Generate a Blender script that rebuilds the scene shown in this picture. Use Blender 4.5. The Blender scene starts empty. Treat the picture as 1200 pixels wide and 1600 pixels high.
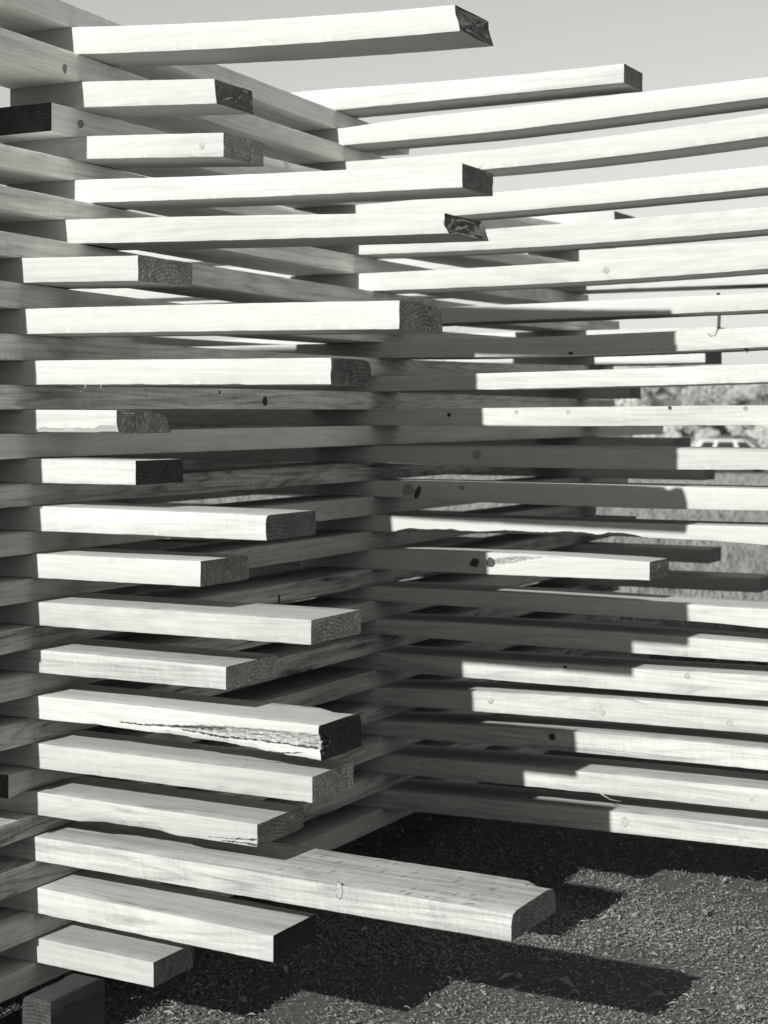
import bpy, math, random
import numpy as np
from mathutils import Vector, noise as mnoise

SC = bpy.context.scene
COL = SC.collection
R = math.radians
rng = random.Random(7)

# ------------------------------------------------------------------ camera
PHI = R(27.2)
CAM = Vector((2.277, -2.865, 1.285))
FPX = 2724.0
cd = bpy.data.cameras.new('camera')
cd.sensor_fit = 'VERTICAL'
cd.sensor_height = 36.0
cd.sensor_width = 27.0
cd.lens = FPX / 1600 * 36
cd.shift_y = -150 / 1600
cd.clip_start = 0.05
cd.clip_end = 4000
cd.dof.use_dof = True
cd.dof.focus_distance = 3.8
cd.dof.aperture_fstop = 6.5
cam = bpy.data.objects.new('camera', cd)
cam.location = CAM
cam.rotation_euler = (R(90), 0, PHI)
COL.objects.link(cam)
SC.camera = cam

# ------------------------------------------------------------------ sun and sky
SUN_AZ = R(1.5)            # the sun stands behind the camera, a little to the left of the cross boards
TAN_EL = 0.475
EL = math.atan(TAN_EL * math.cos(SUN_AZ))
w = bpy.data.worlds.new('World')
SC.world = w
w.use_nodes = True
nt = w.node_tree
nt.nodes.clear()
sky = nt.nodes.new('ShaderNodeTexSky')
sky.sky_type = 'NISHITA'
sky.sun_disc = False
sky.sun_elevation = EL
sky.sun_rotation = R(180) + SUN_AZ
sky.air_density = 2.5
sky.dust_density = 0.0
sky.ozone_density = 0.5
bw = nt.nodes.new('ShaderNodeRGBToBW')           # black and white film
tint = nt.nodes.new('ShaderNodeMixRGB')
tint.blend_type = 'MULTIPLY'
tint.inputs[0].default_value = 1
tint.inputs[2].default_value = (1, 1.0, 0.965, 1)
bg = nt.nodes.new('ShaderNodeBackground')
bg.inputs[1].default_value = 0.064
wo = nt.nodes.new('ShaderNodeOutputWorld')
nt.links.new(sky.outputs[0], bw.inputs[0])
nt.links.new(bw.outputs[0], tint.inputs[1])
nt.links.new(tint.outputs[0], bg.inputs[0])
nt.links.new(bg.outputs[0], wo.inputs[0])
sd = bpy.data.lights.new('sun', 'SUN')
sd.energy = 5.0
sd.angle = R(0.5)
sd.color = (1.0, 0.995, 0.965)
so = bpy.data.objects.new('sun', sd)
so.location = (0, -20, 12)
so.rotation_euler = Vector((math.sin(SUN_AZ), math.cos(SUN_AZ), -TAN_EL * math.cos(SUN_AZ))).to_track_quat('-Z', 'Y').to_euler()
COL.objects.link(so)
vs = SC.view_settings
vs.view_transform = 'Standard'
vs.look = 'None'
vs.exposure = 0.45
vs.gamma = 1.0
vs.use_curve_mapping = False

# ------------------------------------------------------------------ helpers
def tag(o, label=None, cat=None, group=None, kind=None):
    if label: o['label'] = label
    if cat: o['category'] = cat
    if group: o['group'] = group
    if kind: o['kind'] = kind
    return o

def mesh_obj(name, verts, faces, mat, parent=None, loc=(0, 0, 0), rotz=0.0, smooth=None, mats=None, fmat=None):
    me = bpy.data.meshes.new(name)
    me.from_pydata(verts, [], faces)
    if mats:
        for m in mats: me.materials.append(m)
        me.polygons.foreach_set('material_index', fmat)
    elif mat: me.materials.append(mat)
    if smooth is not None:
        me.polygons.foreach_set('use_smooth', [True] * len(me.polygons))
        me.set_sharp_from_angle(angle=R(smooth))
    me.update()
    o = bpy.data.objects.new(name, me)
    COL.objects.link(o)
    o.location = loc
    o.rotation_euler = (0, 0, rotz)
    if parent: o.parent = parent
    return o

def grey(v): return (v, v * 0.998, v * 0.965, 1)

class NT:
    def __init__(self, name):
        self.m = bpy.data.materials.new(name)
        self.m.use_nodes = True
        self.t = self.m.node_tree
        self.t.nodes.clear()
        self.out = self.n('ShaderNodeOutputMaterial')
        self.b = self.n('ShaderNodeBsdfPrincipled')
        self.l(self.b.outputs[0], self.out.inputs[0])
    def n(self, typ, **kw):
        x = self.t.nodes.new(typ)
        for k, v in kw.items(): setattr(x, k, v)
        return x
    def l(self, a, b): self.t.links.new(a, b)
    def math(self, op, a, b=None, c=None):
        x = self.n('ShaderNodeMath', operation=op)
        for i, v in enumerate((a, b, c)):
            if v is None: continue
            if hasattr(v, 'is_linked'): self.l(v, x.inputs[i])
            else: x.inputs[i].default_value = v
        return x.outputs[0]
    def noise(self, vec, scale, detail=4, rough=0.55, lac=2.0):
        x = self.n('ShaderNodeTexNoise')
        x.inputs['Scale'].default_value = scale
        x.inputs['Detail'].default_value = detail
        x.inputs['Roughness'].default_value = rough
        x.inputs['Lacunarity'].default_value = lac
        if vec is not None: self.l(vec, x.inputs['Vector'])
        return x.outputs[0]
    def mapping(self, vec, scale):
        x = self.n('ShaderNodeVectorMath', operation='MULTIPLY')
        self.l(vec, x.inputs[0]); x.inputs[1].default_value = scale
        return x.outputs[0]
    def objcoord(self):
        tc = self.n('ShaderNodeTexCoord')
        oi = self.n('ShaderNodeObjectInfo')
        s = self.n('ShaderNodeVectorMath', operation='SCALE'); s.inputs[0].default_value = (37.1, 11.7, 19.3)
        self.l(oi.outputs['Random'], s.inputs['Scale'])
        a = self.n('ShaderNodeVectorMath', operation='ADD')
        self.l(tc.outputs['Object'], a.inputs[0]); self.l(s.outputs[0], a.inputs[1])
        self.rand = oi.outputs['Random']
        return a.outputs[0]
    def colour(self, val, tint=(1, 0.998, 0.965)):
        c = self.n('ShaderNodeCombineColor')
        for i in range(3): self.l(self.math('MULTIPLY', val, tint[i]), c.inputs[i])
        self.l(c.outputs[0], self.b.inputs['Base Color'])
    def bump(self, h, strength, dist=0.001):
        x = self.n('ShaderNodeBump')
        x.inputs['Strength'].default_value = strength
        x.inputs['Distance'].default_value = dist
        self.l(h, x.inputs['Height'])
        self.l(x.outputs[0], self.b.inputs['Normal'])

def wood(name, base, contrast, stain):
    k = NT(name)
    k.b.inputs['Roughness'].default_value = 0.85
    k.b.inputs['Specular IOR Level'].default_value = 0.15
    v = k.objcoord()
    streak = k.noise(k.mapping(v, (1.6, 55, 55)), 1.0, 6, 0.65)
    fine = k.noise(k.mapping(v, (9, 240, 240)), 1.0, 3, 0.6)
    sk = k.n('ShaderNodeVectorRotate', rotation_type='Y_AXIS'); sk.inputs['Angle'].default_value = 0.2; k.l(v, sk.inputs['Vector'])
    saw = k.noise(k.mapping(sk.outputs[0], (150, 10, 10)), 1.0, 4, 0.7)
    blot = k.noise(k.mapping(v, (2.2, 9, 9)), 1.0, 4, 0.6)
    fig = k.noise(k.mapping(v, (0.6, 8, 8)), 1.0, 2, 0.5)
    ring = k.math('SINE', k.math('MULTIPLY', fig, 150.0))
    ring = k.math('POWER', k.math('MULTIPLY_ADD', ring, 0.5, 0.5), 3.0)
    speck = k.noise(v, 480, 3, 0.8)
    a = k.math('MULTIPLY', k.math('SUBTRACT', streak, 0.5), contrast * 1.1)
    a = k.math('ADD', a, k.math('MULTIPLY', k.math('SUBTRACT', fine, 0.5), contrast * 0.7))
    a = k.math('ADD', a, k.math('MULTIPLY', k.math('SUBTRACT', saw, 0.5), contrast * 0.38))
    a = k.math('ADD', a, k.math('MULTIPLY', k.math('SUBTRACT', blot, 0.5), contrast * 1.1))
    a = k.math('ADD', a, k.math('MULTIPLY', k.math('SUBTRACT', speck, 0.5), contrast * 1.0))
    a = k.math('SUBTRACT', a, k.math('MULTIPLY', ring, contrast * 0.17))
    # every board has its own strength of figure
    r2 = k.math('FRACT', k.math('MULTIPLY', k.rand, 17.3))
    a = k.math('MULTIPLY', a, k.math('MULTIPLY_ADD', r2, 1.1, 0.45))
    # soft irregular stains and scuffs
    st = k.noise(k.mapping(v, (3.0, 14, 14)), 1.0, 6, 0.7)
    r = k.n('ShaderNodeMapRange'); k.l(st, r.inputs[0])
    r.inputs[1].default_value = 0.60; r.inputs[2].default_value = 0.74
    r.inputs[3].default_value = 0.0; r.inputs[4].default_value = stain
    a = k.math('SUBTRACT', a, r.outputs[0])
    a = k.math('ADD', a, k.math('MULTIPLY', k.math('SUBTRACT', k.rand, 0.5), 0.15))
    val = k.math('MULTIPLY', k.math('ADD', a, 1.0), base)
    k.colour(k.math('MAXIMUM', val, 0.03))
    h = k.math('ADD', k.math('MULTIPLY', fine, 0.6), k.math('MULTIPLY', saw, 0.5))
    h = k.math('ADD', h, k.math('MULTIPLY', speck, 0.4))
    k.bump(h, 0.6, 0.0012)
    return k.m

def endwood(name, base, flecks=0.7):
    k = NT(name)
    k.b.inputs['Roughness'].default_value = 0.95
    k.b.inputs['Specular IOR Level'].default_value = 0.1
    v = k.objcoord()
    tc = k.n('ShaderNodeTexCoord')
    n1 = k.noise(k.mapping(v, (60, 260, 60)), 1.0, 4, 0.75)
    n2 = k.noise(v, 420, 4, 0.8)
    n3 = k.noise(v, 22, 3, 0.6)
    sx = k.n('ShaderNodeSeparateXYZ'); k.l(tc.outputs['Object'], sx.inputs[0])
    dy = k.math('ADD', sx.outputs[1], k.math('MULTIPLY_ADD', k.rand, 0.25, -0.25))
    dz = k.math('ADD', sx.outputs[2], k.math('MULTIPLY_ADD', k.rand, 0.16, 0.03))
    d = k.math('SQRT', k.math('ADD', k.math('MULTIPLY', dy, dy), k.math('MULTIPLY', dz, dz)))
    d = k.math('ADD', d, k.math('MULTIPLY', n3, 0.012))
    ring = k.math('MULTIPLY_ADD', k.math('SINE', k.math('MULTIPLY', d, 800.0)), 0.5, 0.5)
    a = k.math('ADD', k.math('MULTIPLY', k.math('SUBTRACT', n1, 0.5), 1.3), k.math('MULTIPLY', k.math('SUBTRACT', n2, 0.5), 1.5))
    a = k.math('ADD', a, k.math('MULTIPLY', k.math('SUBTRACT', n3, 0.5), 1.0))
    a = k.math('SUBTRACT', a, k.math('MULTIPLY', ring, 0.38))
    fl = k.noise(k.mapping(v, (60, 230, 120)), 1.0, 2, 0.6)
    r = k.n('ShaderNodeMapRange'); k.l(fl, r.inputs[0])
    r.inputs[1].default_value = 0.56; r.inputs[2].default_value = 0.66; r.inputs[3].default_value = 0.0; r.inputs[4].default_value = flecks
    a = k.math('ADD', a, r.outputs[0])
    k.colour(k.math('MAXIMUM', k.math('MULTIPLY', k.math('ADD', a, 1.08), base), 0.02))
    k.bump(k.math('ADD', k.math('ADD', n1, n2), fl), 1.0, 0.006)
    return k.m

def plain(name, v, rough=0.8, nscale=30, namp=0.25, spec=0.3, metal=0.0):
    k = NT(name)
    k.b.inputs['Roughness'].default_value = rough
    k.b.inputs['Specular IOR Level'].default_value = spec
    k.b.inputs['Metallic'].default_value = metal
    n = k.noise(k.objcoord(), nscale, 4, 0.6)
    k.colour(k.math('MULTIPLY', k.math('MULTIPLY_ADD', k.math('SUBTRACT', n, 0.5), namp * 2, 1.0), v))
    return k.m

M_PALE = wood('pale_sawn_wood', 0.415, 0.34, 0.16)
M_MID = wood('sawn_wood', 0.405, 0.52, 0.30)
M_GREY = wood('weathered_wood', 0.375, 0.66, 0.45)
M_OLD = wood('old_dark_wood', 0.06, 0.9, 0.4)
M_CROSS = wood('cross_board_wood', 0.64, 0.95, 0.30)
M_CROSS_SKY = wood('skylit_cross_board_wood', 0.78, 0.65, 0.25)  # upper cross boards: stronger sky light put into the wood colour
M_CROSS_SHADE = wood('shaded_low_cross_board_wood', 0.38, 1.25, 0.35)  # lower cross boards: deeper shade low in the stack put into the colour
E_LIGHT = endwood('end_grain_light', 0.44, 1.1)
E_MID = endwood('end_grain', 0.30, 0.7)
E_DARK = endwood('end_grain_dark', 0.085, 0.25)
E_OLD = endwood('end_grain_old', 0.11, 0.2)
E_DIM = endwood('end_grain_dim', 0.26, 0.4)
M_KNOT_D = plain('dark_knot', 0.045, 0.8, 160, 0.9)
M_KNOT_M = plain('brown_knot', 0.24, 0.8, 160, 0.9)
M_KNOT_L = plain('pale_knot', 0.30, 0.8, 160, 0.7)
M_RING = plain('knot_ring', 0.10, 0.8, 300, 0.5)
M_BARK = plain('bark', 0.05, 0.95, 90, 0.8)
M_TORN = plain('torn_wood', 0.27, 0.95, 130, 1.1)
M_SPLINT = plain('splinter_wood', 0.40, 0.8, 100, 0.2)

# ------------------------------------------------------------------ board builder
def curve(pts, j, left=0.3):
    xs = [p[0] for p in pts]; zs = [p[j] for p in pts]
    n = len(pts)
    def inner(x):
        if n == 2:
            t = (x - xs[0]) / (xs[1] - xs[0]); return zs[0] + t * (zs[1] - zs[0])
        if n == 3:
            r = 0
            for i in range(3):
                q = zs[i]
                for m in range(3):
                    if m != i: q *= (x - xs[m]) / (xs[i] - xs[m])
                r += q
            return r
        for i in range(n - 1):
            if x <= xs[i + 1] or i == n - 2: break
        t = (x - xs[i]) / (xs[i + 1] - xs[i])
        def sl(q):
            a, b = max(q - 1, 0), min(q + 1, n - 1)
            return (zs[b] - zs[a]) / (xs[b] - xs[a])
        d = xs[i + 1] - xs[i]
        return ((2*t**3 - 3*t*t + 1) * zs[i] + (t**3 - 2*t*t + t) * d * sl(i)
                + (-2*t**3 + 3*t*t) * zs[i + 1] + (t**3 - t*t) * d * sl(i + 1))
    s0 = (inner(xs[0] + 0.01) - zs[0]) / 0.01
    s1 = (zs[-1] - inner(xs[-1] - 0.01)) / 0.01
    def f(x):
        if x < xs[0]: return zs[0] + s0 * left * (x - xs[0])
        if x > xs[-1]: return zs[-1] + s1 * (x - xs[-1])
        return inner(x)
    return f

def sstep(a, b, x):
    t = min(1, max(0, (x - a) / (b - a))); return t * t * (3 - 2 * t)

def board(name, x0, x1, ft, fb, W, loc, rotz, mat, label, group, cat='plank', end1=None, end0=None,
          wanes=(), skew1=(0, 0), endrough=0.0012, ds=0.02, seed=0, vis=(-9, 9), parent=None, nf=2, groove=None, mat2=None):
    """A sawn board lying along its own x axis; front face at y = 0, back at y = W.
    wanes: (corner 0..3 = front-bottom, front-top, back-top, back-bottom, xa, xb, depth_y, depth_z, rough)"""
    rs = random.Random(seed * 31 + 5)
    zr = 0.5 * (ft(x0) + fb(x0))
    org = (x0, 0.0, fb(x0))
    xs = [x0]
    while xs[-1] < x1 - 1e-6:
        step = ds if vis[0] - 0.05 < xs[-1] < vis[1] + 0.05 else 0.12
        xs.append(min(x1, xs[-1] + step))
    rings = []
    dark = set()
    sd_ = seed * 7.31
    for ix, x in enumerate(xs):
        zt, zb = ft(x), fb(x)
        T = zt - zb
        cs = []
        for c in range(4):
            n1 = mnoise.noise((x * 45, sd_ + c * 9.1, 0.3)); n2 = mnoise.noise((x * 9, sd_ + c * 5.3, 2.7))
            cy = 0.0018 + 0.0016 * max(0, n2) + 0.0011 * max(-0.6, n1)
            cz = 0.0016 + 0.0014 * max(0, n2) + 0.0012 * max(-0.6, n1)
            nick = max(0.0, mnoise.noise((x * 23, sd_ + c * 3.7, 9.1)) - 0.38)
            cz += 0.010 * nick; cy += 0.014 * nick
            for wn in wanes:
                wc, xa, xb, dy, dz, rg = wn[:6]
                if wc != c: continue
                ramp = min(0.06, (xb - xa) * 0.5)
                e = sstep(xa, xa + ramp, x) * (1 - sstep(xb - ramp, xb, x)) if xb < x1 - 0.001 else sstep(xa, xa + ramp, x)
                e *= 1 + rg * mnoise.noise((x * 14, sd_, c + 0.5)) + 0.4 * rg * mnoise.noise((x * 60, sd_, c + 3.5))
                cy = max(cy, dy * e); cz = max(cz, dz * e)
                if len(wn) > 6 and e > 0.25: dark.add((ix, c))
            cs.append((cy, min(cz, T * 0.9)))
        fbq, ftq, btq, bbq = cs
        P = []
        def corner(yc, zc, sy, sz, q, order):
            pts = [(yc, zc + sz * q[1]), (yc + sy * 0.27 * q[0], zc + sz * 0.27 * q[1]), (yc + sy * q[0], zc)]
            P.extend(pts if order else pts[::-1])
        corner(0, zb, 1, 1, fbq, False)
        za, zc_ = zb + fbq[1], zt - ftq[1]
        for q in range(nf):
            zq = za + (zc_ - za) * (q + 1) / (nf + 1)
            P.append((groove(x, zq) if groove else 0, zq))
        corner(0, zt, 1, -1, ftq, True)
        ya, yb = ftq[0], W - btq[0]
        for t in (0.25, 0.5, 0.75): P.append((ya + (yb - ya) * t, zt))
        corner(W, zt, -1, -1, btq, False)
        za, zc_ = zt - btq[1], zb + bbq[1]
        for t in (0.33, 0.67): P.append((W, za + (zc_ - za) * t))
        corner(W, zb, -1, 1, bbq, True)
        ya, yb = W - bbq[0], fbq[0]
        for t in (0.25, 0.5, 0.75): P.append((ya + (yb - ya) * t, zb))
        ring = []
        for ip, (y, z) in enumerate(P):
            j = 0.00045
            y += j * mnoise.noise((x * 30, ip * 3.1 + sd_, 1.1)); z += j * mnoise.noise((x * 30, ip * 3.1 + sd_, 7.7))
            xx = x
            if ix == len(xs) - 1 and end1:
                xx = x + skew1[0] * (y / W) + skew1[1] * ((z - zb) / T - 0.5) + endrough * mnoise.noise((y * 90, z * 160, sd_))
            ring.append((xx, y, z))
        rings.append(ring)
    n = len(rings[0])
    V = [(p[0] - org[0], p[1], p[2] - org[2]) for r in rings for p in r]
    F = []
    FM = []
    for i in range(len(rings) - 1):
        for j in range(n):
            k = (j + 1) % n
            F.append((i * n + j, i * n + k, (i + 1) * n + k, (i + 1) * n + j))
            m2 = 0
            if mat2:
                if j < 2 and (i, 0) in dark: m2 = 1
                if 2 <= j < 2 + nf and min(rings[i][j][1], rings[i + 1][k][1]) > 0.0016: m2 = 1
            FM.append(m2)
    if not end0: F.append(tuple(range(n - 1, -1, -1)))
    if not end1: F.append(tuple((len(rings) - 1) * n + j for j in range(n)))
    F = [tuple(reversed(f)) for f in F]
    FM += [0] * (len(F) - len(FM))
    c, s = math.cos(rotz), math.sin(rotz)
    L = (loc[0] + c * org[0], loc[1] + s * org[0], loc[2] + org[2])
    o = mesh_obj(name, V, F, mat, parent, L, rotz, smooth=32, mats=[mat, mat2] if mat2 else None, fmat=FM)
    if parent is None: tag(o, label, cat, group)
    for which, m in ((0, end0), (1, end1)):
        if not m: continue
        base = [(p[0] - org[0], p[1], p[2] - org[2]) for p in (rings[0] if which == 0 else rings[-1])]
        yc = sum(p[1] for p in base) / n; zc = sum(p[2] for p in base) / n; xc = sum(p[0] for p in base) / n
        EV = list(base); EF = []
        sc = (0.93, 0.78, 0.6, 0.4, 0.2)
        sg = 1 if which else -1
        for q in sc:
            for p in base:
                y = yc + (p[1] - yc) * q; z = zc + (p[2] - zc) * q; x = xc + (p[0] - xc) * q
                x += sg * endrough * 1.3 * (mnoise.noise((y * 150, z * 220, sd_)) + 0.6 * mnoise.noise((y * 420, z * 500, sd_)))
                EV.append((x, y, z))
        EV.append((xc, yc, zc))
        for i in range(len(sc)):
            for j in range(n):
                k = (j + 1) % n
                EF.append((i * n + j, i * n + k, (i + 1) * n + k, (i + 1) * n + j))
        for j in range(n): EF.append((len(sc) * n + j, len(sc) * n + (j + 1) % n, len(EV) - 1))
        if which: EF = [tuple(reversed(f)) for f in EF]
        EF = [tuple(reversed(f)) for f in EF]
        mesh_obj('end_grain', EV, EF, m, o, smooth=40)
    o['_org'] = org
    return o

def groove_from(line, depth, seed):
    """a torn hollow in the front face; line = (x, zlow, zhigh)"""
    def f(x, z):
        if x <= line[0][0] or x >= line[-1][0] + 0.05: return 0.0
        x = min(x, line[-1][0] - 1e-5)
        for i in range(len(line) - 1):
            if x < line[i + 1][0]: break
        a, b = line[i], line[i + 1]
        t = (x - a[0]) / (b[0] - a[0])
        j = 0.0022 * mnoise.noise((x * 55, seed, 0.2)); j2 = 0.0022 * mnoise.noise((x * 55, seed, 5.2))
        lo, hi = a[1] + (b[1] - a[1]) * t + j, a[2] + (b[2] - a[2]) * t + j2
        if not lo < z < hi: return 0.0
        u = (z - lo) / (hi - lo)
        d = depth * min(1.0, (hi - lo) / 0.014) * math.sin(math.pi * u ** 0.6) ** 0.5
        return d * (0.75 + 0.55 * mnoise.noise((x * 70, z * 260, seed)) + 0.3 * mnoise.noise((x * 200, z * 600, seed)))
    return f

def knot(o, x, z, rx, rz, mat, ring=None, yoff=0.0, tilt=0.0):
    """an oval knot set in the front face of board o (board coordinates x, z)"""
    org = o['_org']
    N = 18
    V = []; F = []; fm = []
    prof = ((1.0, 0.0006), (0.86, 0.0013), (0.62, 0.0009), (0.3, 0.0014))
    sx = rng.random() * 10
    ct, st = math.cos(tilt), math.sin(tilt)
    for s, h in prof:
        for i in range(N):
            a = 2 * math.pi * i / N
            q = s * (1 + 0.30 * mnoise.noise((math.cos(a) * 1.3 + sx, math.sin(a) * 1.3, s)))
            ux, uz = rx * q * math.cos(a), rz * q * math.sin(a)
            V.append((x - org[0] + ux * ct - uz * st, -h + yoff, z - org[2] + ux * st + uz * ct))
    V.append((x - org[0], -0.0012 + yoff, z - org[2]))
    for i in range(len(prof) - 1):
        for j in range(N):
            k = (j + 1) % N
            F.append((i * N + j, i * N + k, (i + 1) * N + k, (i + 1) * N + j)); fm.append(1 if (ring and i == 0) else 0)
    for j in range(N): F.append((3 * N + j, 3 * N + (j + 1) % N, len(V) - 1)); fm.append(0)
    return mesh_obj('knot', V, F, mat, o, mats=[mat, ring or mat], fmat=fm, smooth=50)

def splinter(o, pts, r, mat=None):
    """a thin torn fibre; pts in board coordinates (x, y, z)"""
    org = o['_org']
    V = []; F = []
    n = len(pts)
    for i, p in enumerate(pts):
        q = r * (1 - 0.75 * i / (n - 1))
        for a in range(5):
            t = 2 * math.pi * a / 5
            V.append((p[0] - org[0] + q * math.cos(t), p[1] + q * math.sin(t), p[2] - org[2] + q * 0.6 * math.cos(t)))
    for i in range(n - 1):
        for a in range(5):
            b = (a + 1) % 5
            F.append((i * 5 + a, i * 5 + b, (i + 1) * 5 + b, (i + 1) * 5 + a))
    F.append((0, 1, 2, 3, 4)); F.append(tuple((n - 1) * 5 + a for a in range(5)))
    return mesh_obj('splinter', V, F, mat or M_SPLINT, o, smooth=60)

def torn(o, name, line, mat, lift=0.0006, seed=1):
    """ragged torn strip on the front face; line = (x, zlow, zhigh) in board coordinates"""
    org = o['_org']
    V = []; F = []
    rs = random.Random(seed)
    m = []
    for i in range(len(line) - 1):
        a, b = line[i], line[i + 1]
        k = max(2, int((b[0] - a[0]) / 0.004))
        for q in range(k):
            t = q / k
            m.append([a[c] + (b[c] - a[c]) * t for c in range(3)])
    m.append(list(line[-1]))
    for i, (x, lo, hi) in enumerate(m):
        e = min(1, 0.25 + 3 * (hi - lo) / 0.01)
        lo += 0.0016 * e * rs.uniform(-1, 1); hi += 0.0016 * e * rs.uniform(-1, 1)
        for q in range(4):
            t = q / 3
            V.append((x - org[0], -lift - (0.0018 * rs.random() if 0 < q < 3 else 0), lo + (hi - lo) * t - org[2]))
    for i in range(len(m) - 1):
        for q in range(3):
            F.append((i * 4 + q, (i + 1) * 4 + q, (i + 1) * 4 + q + 1, i * 4 + q + 1))
    return mesh_obj(name, V, F, mat, o)

# ------------------------------------------------------------------ measured boards: distance back, width, then (x, top, bottom) along the front face
NEAR = {
1:(0.265,0.162,[(-0.0947, 2.1487, 2.0878), (0.3693, 2.1161, 2.0598), (0.8312, 2.0983, 2.0453)]),
2:(0.27,0.153,[(-0.076, 2.0268, 1.9687), (0.2614, 2.0027, 1.9496)]),
3:(0.27,0.165,[(-0.0551, 1.9047, 1.8538), (0.2823, 1.8867, 1.8351)]),
4:(0.27,0.153,[(-0.0638, 1.8091, 1.7567), (0.3632, 1.794, 1.7449), (0.8391, 1.7846, 1.7366)]),
5:(0.165,0.172,[(-0.0482, 1.7085, 1.6561), (0.4273, 1.6931, 1.6431), (0.8508, 1.6745, 1.6352)]),
6:(-0.05,0.192,[(0.0055, 1.6062, 1.5555), (0.2892, 1.5994, 1.5493)]),
7:(-0.05,0.184,[(0.0349, 1.5026, 1.4508), (0.5585, 1.4981, 1.4456), (0.8613, 1.4938, 1.4417)]),
8:(-0.03,0.161,[(0.0661, 1.3978, 1.3485), (0.7089, 1.3932, 1.3433)]),
9:(-0.02,0.194,[(0.0011, 1.2981, 1.2496), (0.2155, 1.2965, 1.2493)]),
10:(0.0,0.169,[(0.0132, 1.1969, 1.1469), (0.2477, 1.1957, 1.1472)]),
11:(0.0,0.194,[(0.0115, 1.0995, 1.0482), (0.5509, 1.0951, 1.0461)]),
12:(0.0,0.181,[(0.023, 1.0013, 0.9513), (0.4009, 1.0012, 0.9512)]),
13:(0.0,0.201,[(-0.0066, 0.9026, 0.8538), (0.6495, 0.8995, 0.8523)]),
14:(0.0,0.197,[(-0.0017, 0.804, 0.7566), (0.4599, 0.7988, 0.7541)]),
15:(0.0,0.17,[(-0.0033, 0.709, 0.6615), (0.2291, 0.7081, 0.6595), (0.528, 0.7037, 0.6435), (0.6675, 0.7015, 0.634)]),
16:(0.0,0.166,[(-0.005, 0.6113, 0.5599), (0.6522, 0.6036, 0.5541)]),
17:(0.0,0.178,[(-0.005, 0.5111, 0.4637), (0.5309, 0.5013, 0.457)]),
18:(0.0,0.213,[(0.0049, 0.4186, 0.3686), (1.0594, 0.3994, 0.3481)]),
19:(0.0,0.165,[(0.0, 0.314, 0.2613), (0.5666, 0.2924, 0.241)]),
20:(0.0,0.142,[(0.0, 0.2099, 0.1598), (0.2908, 0.2015, 0.152)]),
}
MIDDLE = {
1:[(-0.1481, 2.2314, 2.1686), (0.4026, 2.221, 2.17), (0.7253, 2.2227, 2.1717)],
2:[(-0.1271, 2.1152, 2.0654), (0.1153, 2.1276, 2.0662), (0.4026, 2.1332, 2.07), (1.1121, 2.1526, 2.1002)],
3:[(-0.1061, 2.0179, 1.9682), (0.4026, 2.0225, 1.9681), (1.1121, 2.0593, 2.0004)],
4:[(-0.0852, 1.8915, 1.8401), (0.4026, 1.9031, 1.8469), (1.1121, 1.9267, 1.8694)],
5:[(-0.0728, 1.7972, 1.7476), (0.4026, 1.803, 1.7451), (1.1121, 1.8203, 1.763)],
6:[(-0.0603, 1.6939, 1.6426), (0.4026, 1.6977, 1.6432), (1.1121, 1.7155, 1.6615)],
7:[(-0.0128, 1.5881, 1.5424), (0.4026, 1.5923, 1.5467), (1.1121, 1.6009, 1.5567)],
8:[(0.0016, 1.4947, 1.4509), (0.4026, 1.4992, 1.4483), (1.1121, 1.5142, 1.4618)],
9:[(-0.0293, 1.3984, 1.3545), (0.4026, 1.4044, 1.3588), (1.1121, 1.4192, 1.3718)],
10:[(-0.0375, 1.3033, 1.2576), (0.4026, 1.3078, 1.2569), (1.1121, 1.3128, 1.2621)],
11:[(-0.0396, 1.2008, 1.1514), (0.4026, 1.2025, 1.1445), (1.1121, 1.1999, 1.1475)],
12:[(-0.0396, 1.1001, 1.0562), (0.4026, 1.1006, 1.0444), (1.1121, 1.0984, 1.0427)],
13:[(-0.0293, 1.0016, 0.9559), (0.4026, 1.0023, 0.9601), (0.8992, 1.0006, 0.9622), (1.1121, 1.0018, 0.9543)],
14:[(-0.0334, 0.9027, 0.8478), (0.4026, 0.9074, 0.8477), (0.7963, 0.8997, 0.8507)],
15:[(-0.0396, 0.7982, 0.7579), (0.4026, 0.7986, 0.7529), (0.9353, 0.7917, 0.7483), (1.1121, 0.7906, 0.7415)],
16:[(-0.0334, 0.7033, 0.6631), (0.4026, 0.709, 0.6581), (1.1121, 0.7022, 0.6548)],
17:[(-0.0087, 0.6097, 0.5604), (0.4026, 0.6124, 0.5562), (1.1121, 0.6204, 0.5565)],
18:[(-0.0066, 0.5095, 0.4621), (0.4026, 0.5246, 0.4667), (1.1121, 0.532, 0.4698)],
19:[(-0.019, 0.4136, 0.3716), (0.4026, 0.4298, 0.3771), (1.1121, 0.4338, 0.3781)],
20:[(-0.0066, 0.3179, 0.2686), (0.4026, 0.3262, 0.2718), (1.1121, 0.329, 0.2733)],
21:[(0.0016, 0.2183, 0.1673), (0.4026, 0.2261, 0.1717), (1.1121, 0.2308, 0.1768)],
}
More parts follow.
